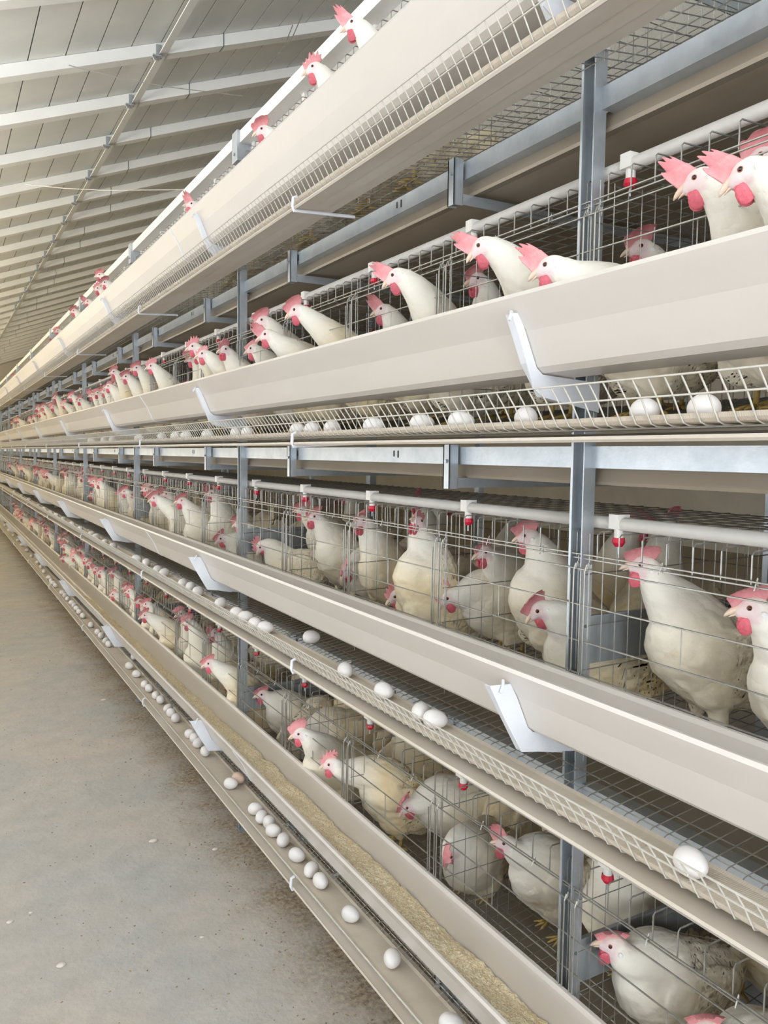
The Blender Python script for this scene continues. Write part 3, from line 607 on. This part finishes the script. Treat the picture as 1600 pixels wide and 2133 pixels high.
    for i in range(nv):
        c = co[i]; v = Vector((c[0]*38+seed, c[1]*75, c[2]*60)); disp[i] = noise.noise(v)+0.3*noise.noise(Vector((c[0]*80, c[1]*110+seed, c[2]*100)))
    co2 = co+no*(disp*amp*(1+0.9*lo))[:, None]
    out.vertices.foreach_set('co', co2.reshape(-1)); FV, FF, FT = feathers(co2, no, hc, face, bodyness, lo, seed, voxel, HM)
    if FV:
        old = np.empty(nv*3); polys = [tuple(p.vertices) for p in out.polygons]
        out.clear_geometry(); out.from_pydata([tuple(c) for c in co2]+FV, [], polys+FF)
        face = np.concatenate([face, np.zeros(len(FV))]); bodyness = np.concatenate([bodyness, np.array(FT)]); nv = nv+len(FV)
    ca = out.color_attributes.new('tint', 'FLOAT_COLOR', 'POINT'); dat = np.zeros((nv, 4)); dat[:, 0] = face*0.85; dat[:, 1] = bodyness; dat[:, 3] = 1
    ca.data.foreach_set('color', dat.reshape(-1))
    out.materials.append(plumage); out.name = 'hen_body'; out.polygons.foreach_set('use_smooth', [True]*len(out.polygons)); out.update()
    return out, HM
def comb_mesh(kind):
    """kind: up, lop (flops sideways over the face), lopr (to the other side), forward (leans past the beak), small"""
    af, ab, base, tooth, bend, nt_, curl = {'up': (78, 128, 0.021, 0.013, 0.15, 6, 0), 'lop': (66, 118, 0.036, 0.009, 1.0, 4, 0), 'lopr': (66, 118, 0.036, 0.009, -1.0, 4, 0),
        'forward': (60, 56, 0.040, 0.017, 0.10, 4, 1.3), 'small': (75, 120, 0.013, 0.008, 0.1, 5, 0)}[kind]
    nu, nv = 48, 12; vs = []; fs = []
    for side in (0, 1):
        for i in range(nu+1):
            u = i/nu; bx = 0.028-0.046*u if kind != 'forward' else 0.029-0.034*u
            bz = -0.001+0.0205*math.sin(min(1, u*1.15)*PI/2)-0.005*max(0, u-0.6)-0.004
            ph = (u*nt_+0.2) % 1.0; tt = math.sin(PI*ph)**1.6
            env = math.sin(PI*(0.14+0.74*u))**0.7
            L = base*env+0.005+tooth*env*tt+0.0022*math.sin(u*17+1)
            an = math.radians(af+(ab-af)*u)
            for j in range(nv+1):
                s = j/nv*L; th = 0.0030*(1-0.60*j/nv)*(1 if 0.02 < u < 0.98 else 0.4)
                x = bx+math.cos(an)*s; z = bz+math.sin(an)*s; y = 0.0022*math.sin(u*8+s*90)*(j/nv)
                if curl and s > 0.026: q = s-0.026; y += 14*q*q; z -= 10*q*q
                if bend:
                    k = abs(bend)*44; a_ = k*max(0, s-0.006) if abs(bend) > 0.5 else k*s; a_ = min(a_, 2.5); ln = a_/k
                    y += math.copysign((1-math.cos(a_))/k, bend)+(math.copysign(math.sin(a_)*max(0, s-0.006-ln), bend) if abs(bend) > 0.5 else 0)
                    if abs(bend) > 0.5:
                        ss = min(s, 0.006)+math.sin(a_)/k+math.cos(a_)*max(0, s-0.006-ln); z = bz+math.sin(an)*ss
                vs.append((x, y+(th if side else -th), z))
    st = (nu+1)*(nv+1)
    for side in (0, 1):
        for i in range(nu):
            for j in range(nv):
                a = side*st+i*(nv+1)+j; q = (a, a+1, a+nv+2, a+nv+1); fs.append(q if side else q[::-1])
    rim = [i*(nv+1)+nv for i in range(nu+1)]; bot = [i*(nv+1) for i in range(nu+1)]
    for seq in (rim, bot):
        for a, b in zip(seq[:-1], seq[1:]): fs.append((a, b, b+st, a+st))
    for i in (0, nu):
        for j in range(nv): a = i*(nv+1)+j; fs.append((a, a+1, a+1+st, a+st))
    me = bpy.data.meshes.new('comb'); me.from_pydata(vs, [], fs); me.materials.append(comb_m)
    bm = bmesh.new(); bm.from_mesh(me); bmesh.ops.recalc_face_normals(bm, faces=bm.faces[:]); bm.to_mesh(me); bm.free()
    me.polygons.foreach_set('use_smooth', [True]*len(me.polygons)); return me
COMB = {k: comb_mesh(k) for k in ('up', 'lop', 'lopr', 'forward', 'small')}
def blob(name, m_, parts, seg=16):
    bm = bmesh.new()
    for M_, r in parts: ellipsoid(bm, M_, r, seg)
    me = bpy.data.meshes.new(name); bm.to_mesh(me); bm.free(); me.materials.append(m_); me.polygons.foreach_set('use_smooth', [True]*len(me.polygons)); return me
TR = Matrix.Translation
WATT = {s: blob('wattle', wattle_m, [(TR((0.0125, 0.0085*s, -0.0265)) @ Matrix.Rotation(-0.2*s, 4, 'X') @ Matrix.Rotation(-0.12, 4, 'Y'), (0.0125, 0.0030, 0.0150)), (TR((0.014, 0.006*s, -0.015)), (0.0100, 0.0038, 0.0065))]) for s in (-1, 1)}
LOBE = {s: blob('earlobe', lobe_m, [(TR((-0.0150, 0.0200*s, -0.0085)) @ Matrix.Rotation(0.35, 4, 'Y'), (0.0058, 0.0034, 0.0090))], 12) for s in (-1, 1)}
EYE_ = {s: blob('eye', eye_m, [(TR((0.0065, 0.0140*s, 0.0045)), (0.0046, 0.0034, 0.0046))], 12) for s in (-1, 1)}
PUP = {s: blob('pupil', pupil_m, [(TR((0.0068, 0.0160*s, 0.0046)), (0.0031, 0.0021, 0.0031))], 10) for s in (-1, 1)}
def beak_me():
    mb = MB()
    n = 7; up_ = []; lo_ = []
    for i in range(n):
        t = i/(n-1); up_.append(((0.018+0.026*t), 0.001-0.0005*t-0.012*t*t, 0.0076*(1-t)**0.6+0.0008, 0.0070*(1-t)**0.62+0.0008))
        lo_.append(((0.018+0.019*t), -0.0065-0.006*t*t, 0.0058*(1-t)**0.7+0.0006, 0.0030*(1-t)**0.7+0.0005))
    bm = bmesh.new()
    for rows in (up_, lo_): loft(bm, [(Vector((x, 0, z)), a, b) for x, z, a, b in rows], 10)
    me = bpy.data.meshes.new('beak'); bm.to_mesh(me); bm.free(); me.materials.append(beak_m); me.polygons.foreach_set('use_smooth', [True]*len(me.polygons)); return me
BEAK = beak_me()
def leg_mesh(s, h):
    mb = MB(); mb.tube([(0.004, 0.036*s, h), (0.000, 0.036*s, h*0.5), (0.004, 0.036*s, 0.008)], [0.0065, 0.0048, 0.0052], 8)
    for a in (-0.5, 0, 0.5, PI): mb.tube([(0.004, 0.036*s, 0.010), (0.004+0.020*math.cos(a), 0.036*s+0.020*math.sin(a), 0.007), (0.004+(0.04 if a != PI else 0.024)*math.cos(a), 0.036*s+(0.04 if a != PI else 0.024)*math.sin(a), 0.002)], [0.0045, 0.0038, 0.0015], 6)
    return mb.mesh('leg', leg_m, True)
LEG = {s: leg_mesh(s, 0.085) for s in (-1, 1)}
def hen(loc, yaw, body, HM, comb, label, group, detail=True):
    r = tag(empty('hen', loc, yaw), label, 'hen', group); link_mesh('body', body, r)
    def at(o): o.matrix_parent_inverse = Matrix.Identity(4); o.matrix_local = HM; return o
    at(link_mesh('comb', COMB[comb], r)); at(link_mesh('beak', BEAK, r))
    for s in (-1, 1):
        at(link_mesh('wattle', WATT[s], r)); e = at(link_mesh('eye', EYE_[s], r))
        if detail: link_mesh('pupil', PUP[s], e); at(link_mesh('earlobe', LOBE[s], r))
        link_mesh('leg', LEG[s], r)
    return r
HENS = []
def hero(t, px, py, X, label, comb='lop', dyaw=0, pitch=0, byaw=None, bdist=0.17, bpitch=0.15, hip=0.185, side=0.0, voxel=0.0042, tail=0.6, by_off=None):
    """a hen placed from where its eye stands; dyaw = turn of the head away from a side view, bdist = head ahead of the feet"""
    E = on_x(px, py, X); prof = math.atan2(E.x, -E.y)          # yaw that shows the head in profile, facing left
    hy = prof+math.radians(dyaw); pr_ = math.radians(pitch)
    HMw = head_matrix(Vector((0, 0, 0)), hy, pr_); C = E-(HMw.to_3x3() @ Vector((0.0065, 0.014, 0.0045)))
    by = math.radians(byaw if byaw is not None else 172)
    fx, fy = math.cos(by), math.sin(by)
    root = Vector((C.x-fx*bdist-fy*side*-1, C.y-fy*bdist-fx*side, 0))
    if by_off: root.y += by_off
    root.x = max(root.x, 1.30 if math.cos(by) > 0 else 1.13)
    root.z = tz(t)+floor_z(root.x)+0.0015
    Ri = Matrix.Rotation(-by, 4, 'Z'); loc_head = Ri @ (C-root)
    if t <= 0: hip = min(hip, 0.145)
    hip = min(hip, max(0.115, loc_head.z-0.10))
    if loc_head.z < hip+0.17 and loc_head.x < 0.14: bpitch = min(bpitch, 0.25); root += Vector((-fx, -fy, 0))*(0.145-loc_head.x); loc_head = Ri @ (C-root)
    body, HM = hen_body_mesh(loc_head, hy-by, pr_, bpitch, hip, voxel=voxel, seed=len(HENS)*3.7, tail_up=tail)
    h = hen(root, by, body, HM, comb, label, 'white hens of the %s' % TNAME[t])
    HENS.append((t, root.x, root.y, by)); return h

hero(-1, 733, 45, 0.985, 'white hen with forward drooping comb peering over the top trough, nearest there', 'forward', -6, -10, 165, 0.16, 0.45, 0.2)
hero(-1, 651, 138, 0.985, 'white hen with upright spiky comb peering over the top trough', 'up', 0, -14, 170, 0.16, 0.4, 0.2)
hero(-1, 545, 268, 0.985, 'white hen with comb flopped over its eye, beside the top rail bracket', 'lop', 4, -16, 165, 0.16, 0.35, 0.19)
hero(-1, 399, 424, 0.985, 'white hen with small pointed comb low behind the top trough lip', 'forward', 0, 8, 170, 0.16, 0.25, 0.18, voxel=0.005)
hero(-1, 207, 572, 0.985, 'uppermost of three white hens crowding over the top trough', 'lop', 0, -5, 170, 0.16, 0.35, 0.19, voxel=0.0055)
hero(-1, 218, 588, 0.965, 'middle of three white hens crowding over the top trough', 'lop', 0, -12, 175, 0.20, 0.3, 0.18, voxel=0.0055)
hero(-1, 203, 600, 0.955, 'lowest of three white hens crowding over the top trough', 'up', 5, -14, 168, 0.20, 0.3, 0.18, voxel=0.0055)
hero(-1, 153, 647, 0.98, 'white hen peering over the top trough just past the far rail joint', 'lop', 0, -14, 170, 0.16, 0.35, 0.19, voxel=0.0055)
# second tier
hero(0, 1543, 353, 0.97, 'large white hen with a pink forward comb leaning out at the right edge', 'forward', -8, -22, 160, 0.16, 0.5, 0.2)
hero(0, 1447, 370, 1.02, 'white hen half hidden behind the big hen at the right edge', 'forward', -4, -18, 165, 0.15, 0.5, 0.2)
hero(0, 1585, 322, 1.12, 'hen showing a curled pink comb behind the top right pair', 'lop', 10, 0, 185, 0.14, 0.5, 0.2)
hero(0, 1336, 512, 1.20, 'shaded hen with a dark red comb behind the wires right of the post', 'lop', 20, -5, 200, 0.12, 0.3, 0.17)
hero(0, 997, 511, 0.965, 'white hen stretching its neck high over the trough left of the post', 'forward', -6, -28, 172, 0.20, 0.35, 0.2)
hero(0, 1136, 551, 0.93, 'white hen with spiked forward comb close above the trough beside the post', 'forward', -10, -14, 170, 0.21, 0.2, 0.175)
hero(0, 995, 579, 1.19, 'hen in shade behind the wires below the tall stretching hen', 'lop', 30, -12, 190, 0.10, 0.3, 0.18)
hero(0, 818, 573, 0.97, 'white hen with raised pink comb, its neck arched over the second trough', 'forward', -8, -24, 172, 0.18, 0.4, 0.2)
hero(0, 794, 643, 1.14, 'red-faced hen behind the wires below the arched-neck hen', 'forward', -10, -5, 165, 0.12, 0.3, 0.18)
hero(0, 613, 645, 0.965, 'white hen stretched forward, comb flopped down over its face', 'lop', -4, -20, 160, 0.24, 0.25, 0.2)
hero(0, 552, 696, 0.955, 'lower white hen of a pair beside the second post', 'forward', -4, -14, 165, 0.22, 0.25, 0.185)
hero(0, 545, 666, 0.985, 'upper white hen of a pair, pink comb against the second post', 'lop', 4, -12, 170, 0.19, 0.4, 0.2)
hero(0, 470, 727, 1.00, 'cream hen with a tall pink comb, turned away beside the second post', 'up', 40, -6, 180, 0.14, 0.4, 0.2)
hero(0, 401, 721, 0.97, 'upper white hen of two overlapping heads over the second trough', 'up', -2, -10, 172, 0.18, 0.4, 0.2, voxel=0.0048)
hero(0, 421, 736, 0.955, 'lower white hen of two overlapping heads over the second trough', 'small', -2, -12, 172, 0.2, 0.4, 0.19, voxel=0.0048)
for q, (px, py, lab, cb) in enumerate([(314, 762, 'white hen reaching farthest out of a dense bunch before the third post', 'up'), (284, 766, 'hen with dark red comb in the dense bunch before the third post', 'lop'),
        (262, 784, 'hen holding its head lowest in the dense bunch, third post', 'lop'), (237, 774, 'hen with raised head at the left of the dense bunch', 'up'), (225, 804, 'cream hen lowest left of the dense bunch over the trough', 'small'),
        (166, 833, 'right white hen of three close heads past the third post', 'small'), (148, 825, 'middle white hen of three close heads past the third post', 'lop'), (115, 827, 'left white hen of three close heads past the third post', 'up'),
        (90, 846, 'right hen of a far pair over the second trough', 'lop'), (78, 850, 'left hen of a far pair over the second trough', 'up')]):
    hero(0, px, py, 0.97+0.02*(q % 2), lab, cb, random.uniform(-8, 12), -10, 170, 0.17, 0.35, 0.19, voxel=0.0058)
# third tier
hero(1, 1335, 1176, 1.13, 'tall cream hen with red comb right of the nearest post, third tier', 'lop', 2, 4, 158, 0.10, 0.62, 0.205, voxel=0.004)
hero(1, 1562, 1267, 1.11, 'white hen with large red wattles at the right edge, third tier', 'lop', 6, -4, 168, 0.11, 0.55, 0.19, voxel=0.004)
hero(1, 1093, 1116, 1.20, 'upright cream hen beneath the drinker pipe left of the post, third tier', 'lop', -14, -6, 165, 0.08, 0.65, 0.2)
hero(1, 1120, 1273, 1.12, 'cream hen bowing its head behind the wires left of the post', 'lop', 6, -32, 150, 0.13, 0.1, 0.165)
hero(1, 1012, 1150, 1.26, 'hen seen from behind with a dark red wattle, third tier', 'lop', 35, -8, 200, 0.08, 0.5, 0.19)
hero(1, 823, 1243, 1.13, 'white hen pecking low with a bright pink comb, third tier', 'up', 8, -28, 160, 0.17, -0.1, 0.16)
hero(1, 878, 1085, 1.15, 'tall cream hen whose head is hidden above the top wire', 'small', 60, 30, 170, 0.05, 0.9, 0.2)
hero(1, 757, 1085, 1.13, 'white hen facing outward below a pipe clip, third tier', 'lop', 48, -6, 200, 0.08, 0.7, 0.2)
hero(1, 655, 1076, 1.14, 'tall cream hen with a pale comb standing at the wires', 'lop', 25, 0, 190, 0.09, 0.75, 0.2)
hero(1, 628, 1062, 1.25, 'hen with a red face just behind the tall cream hen', 'lop', -5, 5, 165, 0.09, 0.6, 0.2)
hero(1, 542, 1140, 1.12, 'crouched cream hen lowering its spiky pink comb past the second post', 'up', 12, -55, 120, 0.17, -0.15, 0.17)
hero(1, 460, 1122, 1.10, 'hen with pink comb bent down beside the second post, third tier', 'lop', 10, -30, 165, 0.15, 0.0, 0.165)
hero(1, 314, 1030, 1.09, 'bright white hen with upright pink comb looking out, third tier', 'up', -4, -6, 165, 0.10, 0.45, 0.18, voxel=0.005)
hero(1, 190, 1031, 1.08, 'small bright white hen ducking at the wires far along the third tier', 'small', 0, -10, 165, 0.12, 0.2, 0.16, voxel=0.0058)
# bottom tier
hero(2, 1272, 1972, 1.13, 'white hen with raised red comb nearest the camera, bottom tier', 'lop', 4, 6, 170, 0.09, 0.6, 0.185, voxel=0.004)
hero(2, 1050, 1757, 1.20, 'cream hen standing tall just left of the nearest post, bottom tier', 'forward', 0, 4, 165, 0.09, 0.65, 0.2)
hero(2, 940, 1785, 1.15, 'white hen hanging its head down so the crown faces the aisle', 'lop', 62, -62, 200, 0.13, 0.1, 0.17)
hero(2, 685, 1593, 1.035, 'bright white hen stretching its pink comb out over the feed', 'up', -4, -12, 150, 0.22, 0.3, 0.18)
hero(2, 700, 1525, 1.45, 'shaded hen with blurred red comb behind the bright white hen', 'lop', 150, -8, 35, 0.16, 0.3, 0.16)
hero(2, 545, 1447, 1.14, 'cream hen with rounded pink comb right of the second post, bottom tier', 'lop', 6, -4, 165, 0.10, 0.4, 0.18)
hero(2, 484, 1440, 1.12, 'hen showing an orange red comb behind the second post, bottom tier', 'lop', 0, -14, 165, 0.12, 0.3, 0.17)
hero(2, 348, 1300, 1.12, 'white hen with pink comb flopped forward, two cages before the second post', 'lop', 10, -8, 175, 0.10, 0.4, 0.18, voxel=0.005)
hero(2, 235, 1238, 1.03, 'clean white hen leaning right out over the trough, bottom tier', 'small', -4, -12, 160, 0.2, 0.2, 0.17, voxel=0.005)
hero(2, 1467, 2150, 1.14, 'hen showing only a rounded red comb at the bottom edge', 'lop', 4, 0, 170, 0.10, 0.5, 0.17)
hero(2, 133, 1137, 1.00, 'upper white hen of a pair over the feed, far along the bottom tier', 'up', 0, -10, 165, 0.17, 0.35, 0.18, voxel=0.006)
hero(2, 132, 1162, 0.99, 'lower white hen of a pair over the feed, far along the bottom tier', 'lop', 0, -10, 165, 0.17, 0.3, 0.17, voxel=0.006)

# the other hens: seven body poses shared by copies
LIB = []
for (hd, hy, hp, bp_, hip, cb, words) in [
    ((0.10, 0.0, 0.375), 0.2, -0.1, 0.55, 0.165, 'lop', 'white hen standing tall'),
    ((0.15, 0.02, 0.31), -0.35, -0.2, 0.3, 0.155, 'up', 'cream hen looking aside'),
    ((0.20, -0.01, 0.335), 0.1, -0.25, 0.35, 0.155, 'lopr', 'white hen stretching forward'),
    ((0.17, 0.03, 0.17), 0.25, -0.7, -0.05, 0.15, 'lop', 'cream hen with lowered head'),
    ((0.09, 0.03, 0.35), 0.9, -0.1, 0.5, 0.165, 'up', 'white hen with turned head'),
    ((0.12, -0.02, 0.27), -0.6, -0.2, 0.15, 0.14, 'lop', 'crouching cream hen'),
    ((0.14, 0.0, 0.34), 0.0, -0.05, 0.4, 0.16, 'forward', 'alert white hen')]:
    body, HM = hen_body_mesh(Vector(hd), hy, hp, bp_, hip, voxel=0.0055, seed=len(LIB)*11.3)
    LIB.append((body, HM, cb, words))
def free(t, x, y, r=0.115):
    return all(tt != t or math.hypot(x-a, y-b) > r for (tt, a, b, _) in HENS)
CENT = [(x, y) for (_, x, y, _) in HENS]
spots = [('front near side', 1.215, 0.10, 170, 24), ('front far side', 1.215, 0.31, 172, 24), ('at back', 1.47, 0.22, None, 0), ('far back corner', 1.56, 0.40, None, 0)]
count = 0
for k in range(-2, 27):
    for t in TIER:
        if t == -1 and k < 2: continue
        far = k > 12
        for si, (pos, x, dy, yw, jit) in enumerate(spots):
            if far and si >= 2: continue
            if si == 3 and (k > 4 or t < 1): continue
            if t == -1 and si >= 2: continue
            X = x+random.uniform(-0.02, 0.03); Y = YP+CW*k+dy+random.uniform(-0.02, 0.03)
            if not free(t, X, Y, 0.125): continue
            if t == -1 and random.random() < 0.35: continue
            lean_out = (si < 2 and random.random() < (0.55 if t in (0, 2) and k > 3 else 0.22))
            pi_ = random.choice([2, 6, 0]) if lean_out else random.choice([0, 1, 3, 4, 5, 1, 6])
            if lean_out: X = 1.175
            if pi_ == 3 and si < 2: X = 1.34
            if k <= 2 and si < 2 and pi_ in (2, 6, 0): pi_ = random.choice([5, 1, 3])
            body, HM, cb, words = LIB[pi_]
            yawd = (yw if yw is not None else random.choice([20, 90, 160, 250, 300]))+random.uniform(-jit, jit) if yw is not None else random.choice([20, 75, 110, 250, 285, 200])
            if k <= 1 and si < 2: X = 1.36
            h = hen((X, Y, tz(t)+floor_z(X)+0.0015), math.radians(yawd), body, HM, random.choice(['lop', 'lopr', 'up', 'forward']) if not far else cb, '%s %s, %s' % (words.replace('hen ', 'hen ') if si != 3 else words.split(' hen')[0]+' hen', pos, where(t, k)), 'white hens of the %s' % TNAME[t], detail=(k < 5))
            HENS.append((t, X, Y, 0)); count += 1
print('HENS', len(HENS), 'fill', count)

# ------------------------------------------------------------------ litter on the concrete
deb_m = mat('chaff', lin(172, 152, 122), 0.9, 0, 0, col2=lin(112, 92, 70), vscale=8)
mb = MB()
for i in range(5200):
    x = 1.2-abs(random.gauss(0, 0.17)); y = random.uniform(0.9, 9)
    if random.random() < 0.12: x = random.uniform(0.2, 0.9)
    s = random.uniform(0.0012, 0.0045)*(1.3 if random.random() < 0.06 else 1); a = random.uniform(0, PI)
    b = len(mb.v); c_, s_ = math.cos(a), math.sin(a)
    for dx, dy, dz in ((-1, -0.5, 0), (1, -0.6, 0), (0.8, 0.6, 0), (-0.9, 0.5, 0), (0, 0, random.uniform(0.4, 0.9))):
        mb.v.append((x+(dx*c_-dy*s_)*s, y+(dx*s_+dy*c_)*s, 0.0005+dz*s))
    for f in ((0, 1, 4), (1, 2, 4), (2, 3, 4), (3, 0, 4), (3, 2, 1, 0)): mb.f.append(tuple(b+i_ for i_ in f)); mb.m.append(0)
tag(mb.build('floor_chaff', deb_m), 'scattered brown feed chaff on the concrete below the cages', 'chaff', None, 'stuff')
chip_m = mat('pale_chip', lin(214, 206, 196), 0.8, 0, 0.3, 60)
def on_floor(px, py):
    r = RC.T @ np.array([px-800, py-1066.5, F_PX]); r = r*(-EYE/r[2]); return r[0], r[1]
for px, py, s, lab in [(127, 2012, 0.016, 'white plaster chip on the concrete floor, largest of the chips'), (20, 1922, 0.013, 'small tan plaster chip near the left edge of the floor'), (64, 1902, 0.009, 'round pale pebble on the floor near the left edge'),
                       (320, 1753, 0.020, 'flat pale chip on the floor near the cages'), (420, 1953, 0.008, 'tiny pale chip on the bare floor below the bottom tray'), (448, 1770, 0.014, 'irregular pale chip at the edge of the brown chaff'), (216, 1459, 0.02, 'faraway pale chip on the floor beside the dark stain')]:
    x, y = on_floor(px, py); bm = bmesh.new(); s *= 0.75; bmesh.ops.create_icosphere(bm, subdivisions=2, radius=s)
    for v in bm.verts: v.co.x *= 1.3*(1+0.4*noise.noise(v.co*70)); v.co.y *= 0.8; v.co.z = max(-s*0.3, v.co.z*0.5*(1+0.5*noise.noise(v.co*90+Vector((3, 3, 3)))))
    me = bpy.data.meshes.new('chip'); bm.to_mesh(me); bm.free(); me.materials.append(chip_m)
    o = link_mesh('plaster_chip', me); o.location = (x, y, s*0.28); o.rotation_euler.z = random.uniform(-0.4, 0.4); tag(o, lab, 'chip', 'loose chips on the floor')
